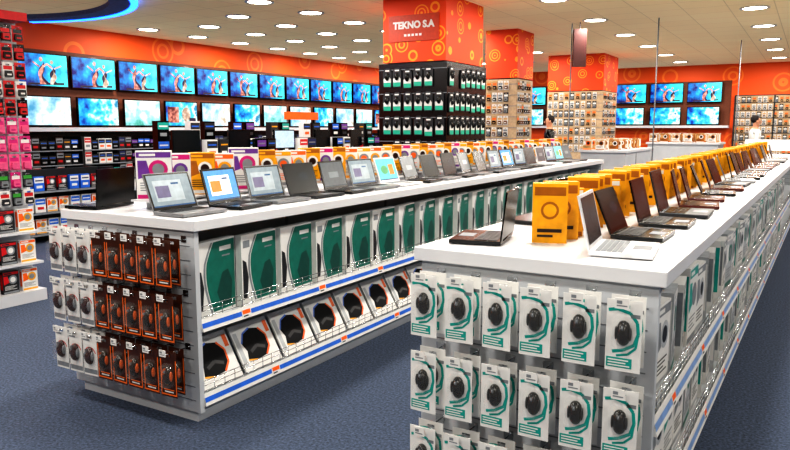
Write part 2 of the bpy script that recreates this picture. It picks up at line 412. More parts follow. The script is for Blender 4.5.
MBLK=mouse(BLACK,DGREY,.84); MBIG=mouse(BLACK,DGREY,1); MORG=mouse(mat('brown_shell','#1c0d08',.15),mat('orange_trim','#c25a1c',.4)); MRED=mouse(mat('maroon_shell','#300c10',.2),GREY)
def mk(mesh,z,y=-.001,k=1): return S('mouse',mesh,(0,y,z),(0,0,0),[S('scroll_wheel',wheel,(0,-.026*k,.026*k))])
PW,PH=.108,.23
b=MB(); card(b,PW,PH)
sp=[(-.048,.195),(-.02,.20),(.018,.19),(.040,.162),(.044,.125),(.033,.09),(.0,.07),(-.033,.062)]
b.strip(sp,.005,-.0006,1)
b.strip([(.044,.125),(.038,.08),(.015,.058),(-.02,.05)],.0035,-.0007,1)
b.rect(-.050,.028,.012,.044,-.0006,1)
for z,x1 in((.034,.018),(.025,.01),(.016,.022)): b.rect(-.045,x1,z,z+.0045,-.0012,0)
b.rect(.02,.048,PH-.055,PH-.043,-.0006,2)
tealcard=b.mesh('mouse_pack',[PAPER,TEAL,GPRINT])
CLEAR=mat('clear_blister','#ffffff',.05)
bb=CLEAR.node_tree.nodes['Principled BSDF']; bb.inputs['Alpha'].default_value=.05
def blister(hw,z0,z1,d):
    b=MB(); c=.012
    pts=[(-hw+c,z0),(hw-c,z0),(hw,z0+c),(hw,z1-c),(hw-c,z1),(-hw+c,z1),(-hw,z1-c),(-hw,z0+c)]
    n=8; vs=[(x,0,z) for x,z in pts]+[(x*.86,-d,(z-(z0+z1)/2)*.9+(z0+z1)/2) for x,z in pts]
    b.add(vs,[tuple(range(n,2*n))]+[(i,(i+1)%n,(i+1)%n+n,i+n) for i in range(n)],0)
    return b.mesh('blister',[CLEAR])
tealpack=S('mouse_pack',tealcard,kids=[mk(MBLK,.125,k=.84),S('blister',blister(.034,.074,.176,.031),label='clear plastic blister')])
PW2,PH2=.108,.235
b=MB(); card(b,PW2,PH2,m=0)
b.rect(-.053,-.047,.008,.19,-.0006,1); b.rect(.047,.053,.008,.19,-.0006,1); b.rect(-.046,.046,.008,.015,-.0006,1); b.rect(-.035,.035,.034,.039,-.0006,1)
b.rect(-.03,.03,.022,.029,-.0006,2)
orcard=b.mesh('mouse_pack',[WBROWN,TRIMO,PAPER])
orpack=S('mouse_pack',orcard,kids=[mk(MORG,.11),S('blister',blister(.036,.05,.17,.036))])
b=MB(); card(b,PW2,PH2); b.rect(-.05,.05,.01,.035,-.0006,1); b.rect(-.05,.0,.19,.20,-.0006,1); b.arc(0,.11,.042,.048,20,160,-.0006,2,12)
whcard=b.mesh('mouse_pack',[PAPER,GPRINT,RED]); whpack=S('mouse_pack',whcard,kids=[mk(MRED,.11),S('blister',blister(.038,.05,.17,.036))])
b=MB()
pts=[(-.055,0),(.055,0),(.062,.03),(.062,.18),(.05,.215),(.02,.235),(-.02,.235),(-.05,.215),(-.062,.18),(-.062,.03)]
b.prism(pts,-.012,0,0); b.poly([(-.05,.01),(.05,.01),(.054,.10),(.03,.13),(-.03,.13),(-.054,.10)],-.0128,1); b.rect(-.03,.03,.195,.212,-.0128,2); b.rect(-.05,.05,.01,.06,-.0133,3)
grpack=S('mouse_pack',b.mesh('mouse_pack',[DGREY,PAPER,PAPER,GREEN]),kids=[mk(MBIG,.13,-.0138)])
def smallpack(cardm,a,c,w=.10,h=.16):
    b=MB(); card(b,w,h); b.rect(-w*.4,w*.4,h*.55,h*.78,-.0006,1)
    pts=[(-w*.3,h*.1),(w*.3,h*.1),(w*.36,h*.2),(w*.3,h*.48),(-w*.3,h*.48),(-w*.36,h*.2)]
    b.prism(pts,-.02,-.0002,2); b.rect(-w*.2,w*.2,h*.2,h*.3,-.0206,0)
    return S('accessory_pack',b.mesh('accessory_pack',[cardm,a,c]))
packs_beige=[smallpack(PAPER,GPRINT,DGREY,.095,.17),smallpack(BEIGE,ORANGE,BLACK,.095,.17),smallpack(DGREY,PAPER,GPRINT,.095,.17),smallpack(PAPER,BEIGE,MBROWN,.095,.17)]
packs_pink=[smallpack(RED,BLACK,BLACK,.092,.135),smallpack(BLACK,RED,RED,.092,.135),smallpack(PINK,MAGENTA,PINK,.092,.135),smallpack(MAGENTA,PAPER,PINK,.092,.135),smallpack(DGREY,LGREEN,GPRINT,.092,.135),smallpack(PAPER,RED,DGREY,.092,.135)]
pinkn=['red hanging pack with black insert','black hanging pack with red print','pink hanging accessory pack','magenta hanging accessory pack','dark hanging pack with green print','white card pack with red print']
def merged(items,name):
    bm=bmesh.new(); mats=[]
    for me,M in items:
        idx=[]
        for m in me.materials:
            if m not in mats: mats.append(m)
            idx.append(mats.index(m))
        n0=len(bm.faces); tmp=me.copy(); tmp.transform(M); bm.from_mesh(tmp); bm.faces.ensure_lookup_table()
        for f in list(bm.faces)[n0:]: f.material_index=idx[f.material_index]
        bpy.data.meshes.remove(tmp)
    out=bpy.data.meshes.new(name); bm.to_mesh(out); bm.free()
    for m in mats: out.materials.append(m)
    return out

b=MB(); b.rod((0,0,0),(0,-.165,0),.0028,0,6); b.box(-.018,.018,-.003,0,-.012,.02,0); hookm=b.mesh('peg_hook',[CHROME])
b=MB(); b.box(-.022,.022,-.168,-.165,-.004,.030,0); b.rect(-.016,.016,.004,.008,-.1685,1); b.rect(-.016,.0,.012,.022,-.1685,1); htag=b.mesh('label_holder',[PAPER,GPRINT])
def addhook(parent,loc,rz=0):
    o=node('peg_hook',hookm,loc,(0,0,rz),parent); node('label_holder',htag,(0,0,0),(0,0,0),o)

# ---------------------------------------------------------------- gondolas
TOP=1.05; ST=.052
b=MB(); b.box(-.036,.036,-.002,0,0,.046,0); b.rect(-.030,.030,.020,.042,-.0026,1); b.rect(-.026,.01,.006,.013,-.0026,2); ptag=b.mesh('price_tag',[PAPER,ORANGE,DGREY])
def gondola(x0,x1,y0,y1,label,bays,cols,hookz,stripm):
    w=x1-x0; L=y1-y0; cx=(x0+x1)/2; H=TOP-ST-.002
    root=node('shelf_gondola',None,(cx,y0,0),(0,0,0)); root['label']=label; root['category']='store shelving'
    hw=w/2
    part('back_panel',[PANEL],root,(-.02,.02,.031,L-.031,.1,H))
    for ya in(0,L-.03):
        b=MB(); b.box(-hw,hw,ya,ya+.03,.06,H,0)
        for z in [.12+.0725*i for i in range(12)]: b.box(-hw+.03,hw-.03,ya-.0015,ya,z,z+.004,1)
        node('end_panel',b.mesh('end_panel',[PANEL,GREY]),(0,0,0),(0,0,0),root)
    for i in range(1,bays):
        y=L*i/bays; part('upright',[PANEL],root,(-.04,.04,y-.015,y+.015,.1,H))
    part('plinth',[PANEL],root,(-hw+.04,hw-.04,.02,L-.02,0.0,.1))
    bl=(L-.06)/bays
    shm=B('shelf',[PANEL],(.042,hw-.006,.004,bl-.004,-.025,0))
    b=MB(); b.add([(hw-.006,0,-.04),(hw+.012,0,-.04),(hw-.004,0,.022),(hw-.006,0,.022),(hw-.006,bl,-.04),(hw+.012,bl,-.04),(hw-.004,bl,.022),(hw-.006,bl,.022)],
                  [(0,1,2,3),(7,6,5,4),(1,5,6,2),(0,4,5,1),(2,6,7,3),(3,7,4,0)],0)
    b.add([(hw+.0085,0.0,-.022),(hw+.0085,bl,-.022),(hw+.0025,bl,.002),(hw+.0025,0,.002)],[(0,1,2,3)],1)
    railm=b.mesh('price_rail',[PAPER,stripm])
    b=MB(); 
    for z in(.03,.06,.085): b.rod((hw-.012,.01,z),(hw-.012,bl-.01,z),.0022,0,5)
    yy=.01
    while yy<bl: b.rod((hw-.012,yy,0),(hw-.012,yy,.085),.0018,0,4); yy+=.075
    fencem=b.mesh('wire_fence',[CHROME])
    for side in(1,-1):
        for z in(.52,.13):
            for i in range(bays):
                yb=.03+i*bl
                rz=0 if side==1 else math.pi
                yy=yb if side==1 else yb+bl
                for nm,me in(('shelf',shm),('price_rail',railm),('wire_fence',fencem)): node(nm,me,(0,yy,z),(0,0,rz),root)
            if side==1:
                y=.12; q=0
                while y<min(L,8.0):
                    if (q*7+int(z*10))%3==0: node('price_tag',ptag,(hw+.010,y,z-.036),(R(-12),0,R(90)),root)
                    y+=.23; q+=1
    for z in hookz:
        for c in cols: addhook(root,(c-cx,0,z))
    wt=node('worktop',B('worktop',[WHITE],(-hw-.025,hw+.025,-.02,L+.02,0,ST),bevel=.004),(cx,y0,TOP-ST),(0,0,0)); wt['label']='long white laminate worktop resting on shelving gondola'; wt['category']='counter top'
    return root
AX0,AX1,AY0,AY1=-3.58,-2.585,2.43,10.2
colsA=[AX0+.085+i*.12 for i in range(8)]
hzA=[.95,.675,.40]
gondola(AX0,AX1,AY0,AY1,'long white store gondola with laptops and hanging mouse packs',6,colsA,hzA,BLUE)
for z in hzA:
    for i,c in enumerate(colsA):
        for dy in(-.135,-.08):
            p=whpack if i<3 else orpack
            spawn(p,(c+random.uniform(-.003,.003),AY0+dy,z-(PH2-.0172)),random.uniform(-.05,.05),
                  'white hanging card pack with dark red computer mouse' if i<3 else 'dark brown card pack with orange trim and black mouse','computer mouse pack','mouse packs hanging on the shelving end')
gA='open laptops in a row on the first counter'; gB='open laptops in a row on the second counter'
kA=['light','desk','light','dark','grey','light','pic','grey','dark','dark','grey','dark']
cA=['silver','black','silver','grey','black','silver','white','black','silver','grey']
for i in range(20):
    laptop((-2.91,2.62+i*.37,TOP),R(92+random.uniform(-6,6)),cA[i%len(cA)],kA[i%len(kA)],gA,tilt=18+random.uniform(-4,4),simple=i>12)
laptop((-3.40,2.62,TOP),R(-78),'black','dark',gA,tilt=4)
for i in range(12):
    laptop((-3.36,3.2+i*.55,TOP),R(-90+random.uniform(-5,5)),('black','silver','grey')[i%3],'dark',gA,tilt=12,simple=True)
b=MB(); b.box(-.085,.085,0,7.4,.045,.055,0)
for i in range(8): b.box(-.08,.08,.1+i*1.0,.13+i*1.0,0,.045,0)
spawn(S('display_riser',b.mesh('display_riser',[WHITE])),(-3.16,2.6,TOP),0,'long low white riser shelf standing on counter','display riser')
seq=[avP,avP2,avY2,avO,avP,avY2,avR,avO,avY2,avP2,avY2,avO,avR]
seq2=[avY2,avO,avR,avY2,avP2,avR]
nm={id(avP):'white and purple',id(avP2):'white and magenta',id(avY2):'yellow and amber',id(avO):'white and orange',id(avR):'white and yellow'}
y=2.70;i=0
while y<9.9:
    m=seq[i] if i<len(seq) else seq2[i%6]
    spawn(S('software_box',m),(-3.16,y,TOP+.055),R(48+random.uniform(-10,10)),nm[id(m)]+' printed carton standing on counter riser','boxed software','cartons standing behind the laptops')
    y+=.165+random.choice((0,0,.03)); i+=1
def tealbox(v):
    w,h,d=.33,.40,.04; b=MB(); b.box(-w/2,w/2,-d/2,d/2,0,h,0); y=-d/2-.0008
    n=14
    def f(t): s=t/n; return -.03-.055*math.sin(math.pi*s*.9)+.10*max(0,s-.72)
    for t in range(n):
        z0=.02+(h-.03)*t/n; z1=.02+(h-.03)*(t+1)/n
        xa,xb=f(t),f(t+1)
        b.poly([(xa,z0),(w/2-.005,z0),(w/2-.005,z1),(xb,z1)],y,1)
        b.poly([(xa-.022,z0),(xa-.006,z0),(xb-.006,z1),(xb-.022,z1)],y,2)
    b.poly([(-.155,h*.1),(-.12,h*.12),(-.105,h*.4),(-.125,h*.62),(-.155,h*.66)],y,4)
    b.poly([(.03,.05),(.12,.04),(.135,.16),(.10,.23),(.05,.22),(.0,.12)],y-.0005,3)
    b.rect(.03,.13,h*.84,h*.90,y-.0005,0); b.rect(.05,.12,h*.76,h*.78,y-.0005,2)
    if v: b.rect(-.15,-.09,h*.82,h*.92,y,2)
    return b.mesh('teal_carton',[PAPER,TEALD,GPRINT,TEALK,DGREY])
tb=[S('teal_carton',tealbox(0)),S('teal_carton',tealbox(1))]  # generic printed accessory cartons, contents unspecified
def padpack():
    w,h=.31,.275; b=MB(); b.box(-w/2,w/2,0,.012,0,h,0)
    pts=[(-.10,.06),(-.03,.045),(.05,.055),(.095,.10),(.10,.17),(.06,.22),(-.01,.235),(-.07,.215),(-.105,.16),(-.085,.11)]
    b.poly(pts,-.001,1)
    b.strip([(.06,.22),(.10,.17),(.095,.10),(.05,.055)],.006,-.0016,2)
    b.strip([(-.105,.16),(-.07,.215),(-.01,.235)],.005,-.0017,6)
    b.strip([(-.10,.06),(-.03,.045)],.005,-.0017,3)
    b.strip([(-.06,.10),(.0,.125),(.06,.10)],.010,-.0018,4)
    b.rect(-.145,-.115,.03,.23,-.001,5); b.rect(.115,.145,.18,.25,-.001,2)
    return b.mesh('mouse_pad_pack',[PAPER,MATTE,ORANGE,YELLOW,DGREY,LGREY,BLUE])
pp=S('mouse_pad_pack',padpack())
y=AY0+.21; i=0
while y<AY1-.25:
    spawn(tb[i%2],(AX1-.09,y,.52),R(95+random.uniform(-3,3)),'white and grey carton with curved dark teal panel','boxed accessory','teal cartons on the upper shelf')
    spawn(pp,(AX1-.055,y+.01,.142),label='white pack with curved black mouse pad leaning on lower shelf',cat='mouse pad pack',group='mouse pad packs on the lower shelf',rot=(R(-30),0,R(90)))
    y+=.338; i+=1

# ---- second gondola (slightly turned)
REC[0]=True
BX0,BX1,BY0,BY1=-1.262,-.39,2.33,14.0
colsB=[BX0+.085+i*.1425 for i in range(6)]
hzB=[.955,.665,.375]
gondola(BX0,BX1,BY0,BY1,'long white store gondola with teal mouse packs on end',9,colsB,hzB,PBLUE)
for z in hzB:
    for i,c in enumerate(colsB):
        for dy in(-.135,-.07):
            spawn(tealpack,(c+random.uniform(-.004,.004),BY0+dy,z-(PH-.0172)),random.uniform(-.07,.07),'white and teal blister pack with black computer mouse','computer mouse pack','teal mouse packs hanging on the shelving end')
kB=['dark','dark','dark','warm','warm','grey','warm','dark','warm','dark']; cB=['black','black','grey','red','red','black','red','grey','silver','black']
laptop((-.675,2.60,TOP),R(97),'white','dark',gB,tilt=13,scale=.97)
for i in range(21):
    laptop((-.69+random.uniform(-.012,.012),3.03+i*.44,TOP),R(93+random.uniform(-6,5)),cB[i%10],kB[i%10],gB,tilt=20+random.uniform(-6,6),simple=i>10,scale=random.uniform(.92,1.05))
laptop((-1.035,2.62,TOP),R(-77),'black','dark',gB,tilt=6,scale=.93)
for i in range(13):
    laptop((-1.03,3.25+i*.62,TOP),R(-90+random.uniform(-4,4)),('black','grey')[i%2],'dark',gB,tilt=12,simple=True)
y=2.69;i=0
while y<12.6:
    m=avY if i%4!=2 else avY3
    spawn(S('software_box',m),(-.885+random.uniform(-.006,.006),y,TOP),R(24+random.uniform(-9,9)),'yellow software carton with amber print standing on counter' if m is avY else 'shorter yellow carton with white print standing on counter','boxed software','yellow cartons standing in the middle of the counter')
    y+=(.11,.105,.20,.115,.11,.17)[i%6]; i+=1
b=MB(); b.box(-.38,.38,-.02,0,.10,.26,0); b.box(-.38,.38,-.16,.16,.08,.10,0); 
for sx in(-.36,.34): b.box(sx,sx+.02,-.14,.14,0,.08,0)
spawn(S('display_stand',b.mesh('display_stand',[WHITE])),(-.82,13.3,TOP),0,'low pale white display stand at the end of counter','display stand')
y=BY0+.18; q=0
wb=S('shelf_carton',boxmesh('shelf_carton',.2,.36,.06,[PAPER,TEAL,GPRINT,GPRINT],'busy')); gb=S('shelf_carton',boxmesh('shelf_carton',.2,.33,.06,[PAPER,GPRINT,LGREY,DGREY],'busy')); kb=S('shelf_carton',boxmesh('shelf_carton',.2,.34,.06,[LGREY,PAPER,TEALD,GPRINT],'busy'))
while y<10.5:
    for z,o in((.52,0),(.13,1)):
        p=(wb,gb,kb,gb)[(q+o*2)%4]
        spawn(p,(BX1-.085,y,z),R(92+random.uniform(-6,6)),('white and teal carton','white and grey carton','pale grey carton')[0 if p is wb else 1 if p is gb else 2]+' on wire-fronted side shelf','boxed accessory','cartons on the side shelves')
    y+=.225;q+=1
REC[0]=False
piv=Vector((-.826,2.33,0)); TA=R(-1.1); RM=Matrix.Rotation(TA,3,'Z')
for o in GB:
    l=RM@(Vector(o.location)-piv)+piv; o.location=l; e=o.rotation_euler; o.rotation_euler=(e[0],e[1],e[2]+TA)

# ---------------------------------------------------------------- tall rack with pink packs
root=node('display_rack',None,(-6.2,2.9,0),(0,0,0)); root['label']='tall white display rack hung with pink and red packs'; root['category']='display rack'
part('back_panel',[PANEL],root,(-.03,.27,-.65,.76,.10,2.45))
part('plinth',[WHITE],root,(-.1,.46,-.66,.76,0,.10))
for z in(.35,.62): part('shelf',[WHITE],root,(.275,.46,-.65,.75,z-.02,z))
part('canopy',[RED],root,(.272,.46,-.65,.75,2.38,2.45))
for r in range(10):
    for c in range(6):
        z=2.21-r*.152; yy=2.9+.69-c*.105
        node('peg_hook',hookm,(.27,yy-2.9,z+.118),(0,0,R(90)),root)
        q=(0,1,0,5,1,2,3,2,4,5)[r] if c%2==0 else (1,0,5,0,0,3,2,2,3,4)[r]
        spawn(packs_pink[q],(-5.795,yy,z),R(90+random.uniform(-4,4)),pinkn[q],'accessory pack','pink and red packs hanging on the tall rack')
for z in(.35,.62,.10):
    for c in range(7):
        spawn(S('small_carton',sR if c%2 else sO),(-5.82,3.55-c*.17,z),R(90),'dark carton with red print on low rack shelf' if c%2 else 'white and orange carton on low rack shelf','boxed accessory','cartons on the tall rack shelves')

# ---------------------------------------------------------------- shelving below televisions
combos=[([BLACK,BLUE,PAPER,PAPER],'black and blue'),([DGREY,NAVY,RED,GPRINT],'dark grey and navy'),([BLACK,TEAL,GPRINT,PAPER],'black and teal'),([PAPER,DGREY,ORANGE,BLUE],'white and dark grey'),([BROWN,GPRINT,RED,BLACK],'brown and grey'),([BLACK,PURPLE,DGREY,GPRINT],'black and purple'),([DGREY,DGREY,PAPER,YELLOW],'dark grey'),([PAPER,RED,GPRINT,PAPER],'white and red'),([BLACK,DGREY,GPRINT,BLUE],'plain black')]
gbx=[boxmesh('carton',.19,.25,.1,ms,'band') for ms,_ in combos]
gsm=[boxmesh('game_case',.135,(.19,.22,.17)[i%3],.06,ms,'band') for i,(ms,_) in enumerate(combos)]  # generic small product boxes for the wall shelves
gl=[n for _,n in combos]
bayL=2.0; items=[]
for k in range(6):
    y0=5.95+k*bayL
    root=node('shelving_bay',None,(XW,y0,0),(0,0,0)); root['label']='dark shelving bay filled with small boxes below televisions'; root['category']='store shelving'; root['group']='shelving bays below the televisions'
    part('back_panel',[BLACK],root,(.002,.03,0,bayL-.01,0,1.43))
    for ya in(0,bayL-.03): part('side_panel',[DGREY],root,(.031,.5,ya,ya+.02,0,1.35))
    for z in(.12,.37,.62,.87,1.12):
        b=MB(); b.box(.031,.5,.021,bayL-.031,z-.02,z,0); b.box(.5,.508,.021,bayL-.031,z-.02,z,1); node('shelf',b.mesh('shelf',[DGREY,GPRINT]),(0,0,0),(0,0,0),root)
        for j in range(13):
            q=(int(z*10)*3+j//2*5+k+(j%2)*(j%3))%9
            P=(XW+.44,y0+.11+j*.145,z)
            if k<2: spawn(S('game_case',gsm[q]),P,R(90),gl[q]+' box on dark shelf','boxed product','boxes on the shelves below the televisions')
            else: items.append((gsm[q],Matrix.Translation(P)@Matrix.Rotation(R(90),4,'Z')))
o=node('shelf_boxes',merged(items,'shelf_boxes'),(0,0,0),(0,0,0)); o['label']='rows of small dark boxes filling the shelves'; o['category']='boxed products'; o['kind']='stuff'
pr=B('body',[PAPER,DGREY],(-.2,.2,-.17,.17,0,.13),(-.14,.14,-.19,-.17,.03,.085,1),bevel=.008)
prl=B('scanner_lid',[GPRINT],(-.19,.19,-.16,.16,.131,.152),bevel=.006)
prt=B('paper_tray',[PAPER],(-.12,.12,-.28,-.17,.02,.03)); prc=B('control_panel',[BLACK],(-.07,.07,-.195,-.17,.095,.125))
prS=S('printer',None,kids=[S('body',pr),S('scanner_lid',prl),S('paper_tray',prt),S('control_panel',prc)])
def table(x0,x1,y0,y1,z,name,label,cat,m=WHITE,body=PANEL):
    root=node(name,None,((x0+x1)/2,(y0+y1)/2,0),(0,0,0)); root['label']=label; root['category']=cat
    hx,hy=(x1-x0)/2,(y1-y0)/2
    part('top',[m],root,(-hx,hx,-hy,hy,z-.05,z),bevel=.004)
    b=MB(); b.box(-hx+.04,hx-.04,-hy+.04,hy-.04,0,z-.051,0)
    for i in range(1,int(2*hy)): b.box(hx-.04,hx-.034,-hy+i-.01,-hy+i+.01,.05,z-.08,1)
    node('cabinet_body',b.mesh('cabinet_body',[body,GREY]),(0,0,0),(0,0,0),root)
table(-10.4,-9.85,6.6,9.4,.5,'display_table','low display table with printers','display table',body=DGREY)
for j in range(5): 
    spawn(prS,(-10.15,6.9+j*.52,.5),R(90),'white multifunction printer on low table','printer','printers on the low table')
    if j!=2: spawn(prS,(-10.15,6.9+j*.52,.653),R(90),'white multifunction printer stacked on another','printer','printers on the low table')
def openrack(x0,x1,y0,y1,zs,H,label,fill,step=.215,nm='carton'):
    root=node('shelf_gondola',None,((x0+x1)/2,y0,0),(0,0,0)); root['label']=label; root['category']='store shelving'
    hx=(x1-x0)/2; L=y1-y0
    part('back_panel',[DGREY],root,(-.02,.02,.026,L-.026,0,H))
    for ya in (0,L-.025): part('end_panel',[DGREY],root,(-hx,hx,ya,ya+.025,0,H))
    for z in zs:
        for sx in (1,-1):
            b=MB(); xa,xb=sorted((sx*.022,sx*hx)); b.box(xa,xb,.027,L-.027,z-.03,z,0); xc,xd=sorted((sx*hx,sx*(hx+.006))); b.box(xc,xd,.027,L-.027,z-.025,z,1); node('shelf',b.mesh('shelf',[DGREY,GPRINT]),(0,0,0),(0,0,0),root)
        y=y0+.15; j=0
        while y<y1-.12:
            q=(j//2*2+int(z*9))%len(fill); spawn(S(nm,fill[q][0]),(x1-.09,y,z),R(90+random.uniform(-4,4)),fill[q][1],'boxed product','cartons on the middle shelving'); y+=step; j+=1
    return root
dk=[(m,n_+' carton on dark shelf') for m,n_ in zip(gbx,gl)]
openrack(-7.75,-6.85,6.3,13.4,(.12,.44,.76),1.04,'long dark double-sided shelving filled with cartons',dk,.26)
wt=node('worktop',B('worktop',[DGREY],(-.47,.47,-.02,7.12,0,.05)),(-7.3,6.3,1.042),(0,0,0)); wt['label']='dark worktop on shelving carrying monitors and cartons'; wt['category']='counter top'
mw,mh=.46,.29
mb_=B('housing',[GLOSS],(-mw/2,mw/2,-.02,.012,.09,.09+mh),bevel=.004)
b=MB(); b.rect(-mw/2+.015,mw/2-.015,.105,.075+mh,-.0215,0); ms1=b.mesh('screen',[mat('lcd_black','#0e141a',.1,emit=.1)]); ms2=b.mesh('screen',[mat('lcd_pale2','#9fb4c4',.25,emit=.6)])
mst=B('stand',[GLOSS],(-.025,.025,0,.03,.01,.12),(-.11,.11,-.07,.09,0,.012))
ZT=1.092
for j in range(7):
    k=j%3==2
    spawn(S('monitor',None,kids=[S('housing',mb_,kids=[S('screen',ms2 if k else ms1)]),S('stand',mst)]),(-7.1,6.6+j*1.0,ZT),R(90+random.uniform(-8,8)),'black computer monitor with pale lit screen' if k else 'black computer monitor with dark screen','monitor','monitors on the dark counter')
    for d in (.38,.60):
        q=(j*2+int(d*10))%9; spawn(S('carton',gbx[q]),(-7.05,6.6+j*1.0+d,ZT),R(90+random.uniform(-6,6)),gl[q]+' carton on counter','boxed product','cartons between the monitors')
for j in range(24):
    q=(j*5)%9; 
    spawn(S('carton',gbx[q]),(-7.45,6.5+j*.28,ZT),R(90),gl[q]+' carton on counter','boxed product','cartons behind the monitors')
    if j%3!=1: spawn(S('carton',gbx[(q+2)%9]),(-7.45,6.5+j*.28,ZT+.25),R(90+random.uniform(-5,5)),gl[(q+2)%9]+' carton stacked on another','boxed product','cartons behind the monitors')
cb=[(sR,'dark and red carton on low rack'),(sO,'white and orange carton on low rack'),(boxmesh('small_carton',.14,.19,.05,[BLUE,PAPER,PAPER,NAVY],'band'),'blue and white carton on low rack'),(boxmesh('small_carton',.14,.19,.05,[PAPER,BLUE,RED,PAPER],'band'),'white carton with blue band on low rack')]
openrack(-9.2,-8.6,5.2,6.6,(.12,.40,.68),.95,'short shelving unit with small bright cartons',cb,.17,'small_carton')

# ---------------------------------------------------------------- pillars
def pillar(x0,x1,y0,y1,name_label,txt,ts):
    cxp,cyp=(x0+x1)/2,(y0+y1)/2; hx,hy=(x1-x0)/2,(y1-y0)/2
    root=node('pillar',None,(cxp,cyp,0),(0,0,0)); root['label']=name_label; root['category']='pillar'
    part('cladding',[SWIRL],root,(-hx,hx,-hy,hy,2.42,CZ))
    part('shaft',[DGREY],root,(-hx+.05,hx-.05,-hy+.05,hy,0.1,2.419))
    e_=0
    if txt:
        e_=.045
        sg=part('sign_panel',[mat('burnt_orange_sign','#b8390e',.5)],root,(-.40,.40,-hy-.012,-hy-.001,CZ-.60,CZ-.24))
        cu=bpy.data.curves.new('t','FONT'); cu.body=txt; cu.size=ts; cu.align_x='CENTER'; cu.extrude=.002; cu.offset=.006
        t=bpy.data.objects.new('t',cu); COL.objects.link(t); bpy.context.view_layer.update()
        me=bpy.data.meshes.new_from_object(t); bpy.data.objects.remove(t)
        me.materials.clear(); me.materials.append(PAPER)
        node('sign_lettering',me,(0,-hy-.014,CZ-.42),(R(90),0,0),sg)
        b=MB(); 
        for q in range(5): b.rect(-.15+q*.06,-.11+q*.06,0,.032,0,0)
        node('sign_mark',b.mesh('sign_mark',[PAPER]),(0,-hy-.0135,CZ-.53),(0,0,0),sg)
    P=[BLACK if txt else mat('tan_slat','#b8a082',.5),GREY]
    st=.2 if not txt else .335
    zz=[.3+st*i for i in range(int(2.05/st)+1)]
    part('slat_panel',P,root,(-hx-e_,hx+e_,-hy-e_,-hy-e_+.04,.1,2.40),*[(-hx-e_,hx+e_,-hy-e_-.004,-hy-e_,z,z+.010,1) for z in zz])
    part('slat_panel',P,root,(hx-.04+e_,hx+e_,-hy+.041-e_,hy+e_,.1,2.40),*[(hx+e_,hx+e_+.004,-hy,hy,z,z+.010,1) for z in zz])
    part('plinth',[PANEL],root,(-hx-.04,hx+.08,-hy-.08,hy,0,.099))
pillar(-5.4,-4.4,8.8,10.05,'square pillar with orange cladding, shop sign and hanging packs','TEKNO S.A',.13)
pillar(-5.41,-4.78,12.5,13.35,'narrow square pillar with orange ring-print cladding and accessory packs','',.11)
pillar(-5.9,-4.5,17.6,19.0,'wide square pillar with orange ring-print cladding','',.16)
for r in range(6):
    z=2.07-r*.335
    for c in range(6):
        if (r*5+c*3)%11==4: continue
        spawn(grpack,(-5.36+.06+c*.168+random.uniform(-.008,.008),8.8-.051,z-random.choice((0,0,.02))),0,'dark pack with white and teal front and black mouse','computer mouse pack','mouse packs hanging on the pillar',scale=1.15)
    for c in range(7):
        if (r*3+c*5)%12==5: continue
        spawn(grpack,(-4.4+.051,8.8+.07+c*.178+random.uniform(-.008,.008),z-random.choice((0,0,.02))),R(90),'dark pack with white and teal front and black mouse','computer mouse pack','mouse packs hanging on the pillar',scale=1.15)
bl_=['white hanging accessory pack with dark insert','beige hanging accessory pack with orange print','dark hanging accessory pack with white print','white and beige hanging accessory pack']
for (x0,x1,y0,y1,st) in((-5.41,-4.78,12.5,13.35,.115),(-5.9,-4.5,17.6,19.0,.14)):
    for r in range(7):
        z=2.2-r*.215
        for c in range(int((x1-x0-.06)/st)): q=random.randrange(4); spawn(packs_beige[q],(x0+.08+c*st,y0-.0075,z),0,bl_[q],'accessory pack','small accessory packs hanging on racks')
        for c in range(int((y1-y0-.06)/st)): q=random.randrange(4); spawn(packs_beige[q],(x1+.0075,y0+.08+c*st,z),R(90),bl_[q],'accessory pack','small accessory packs hanging on racks')
root=node('pegboard_rack',None,(-.6,YF-.1,0),(0,0,0)); root['label']='wide pegboard rack on end wall filled with small packs'; root['category']='display rack'
part('back_panel',[mat('tan_slat','#b8a082',.5)],root,(-1.4,2.6,0,.09,0,2.4))
for i in range(11): part('rail',[DGREY],root,(-1.4,2.6,-.01,-.001,.3+i*.21,.32+i*.21))
for i in range(5): part('upright',[DGREY],root,(-1.4+i*.99,-1.36+i*.99,-.03,-.011,0,2.4))
items=[]
for r in range(8):
    for c in range(26):
        q=random.randrange(4); x,z=-1.9+c*.135,2.2-r*.21
        if r<5 and c<8: spawn(packs_beige[q],(x,YF-.1135,z),0,bl_[q],'accessory pack','small accessory packs on the end wall')
        else: items.append((packs_beige[q].mesh,Matrix.Translation((x,YF-.1135,z))))
o=node('accessory_packs',merged(items,'accessory_packs'),(0,0,0),(0,0,0)); o['label']='rows of small white and beige packs filling the pegboard'; o['category']='accessory packs'; o['kind']='stuff'
bgx=[boxmesh('goods_box',.18,.22,.1,ms,'busy') for ms in ([BEIGE,PAPER,ORANGE,BROWN],[PAPER,BEIGE,YDARK,BROWN],[YDARK,BEIGE,PAPER,BROWN])]
for (x0,x1,y0,y1,z) in((-4.2,-3.2,14.6,17.2,1.05),(-3.6,-1.9,18.4,19.6,1.15)):
    table(x0,x1,y0,y1,z,'display_counter','display counter stacked with beige cartons','display counter')
    yy=y0+.15
    while yy<y1-.1:
        xx=x0+.15
        while xx<x1-.1:
            q=random.randrange(3); spawn(S('goods_box',bgx[q]),(xx,yy,z),R(random.uniform(-12,12)),'beige and brown carton on rear counter','boxed product','beige cartons on the rear counters'); xx+=.27
        yy+=.3
table(.2,1.8,15.6,16.6,1.1,'cash_desk','plain white service desk','service desk')
b=MB(); b.box(-.11,.11,-.05,.05,-.75,-.12,0); b.rod((0,0,-.12),(0,0,0),.01,1); 
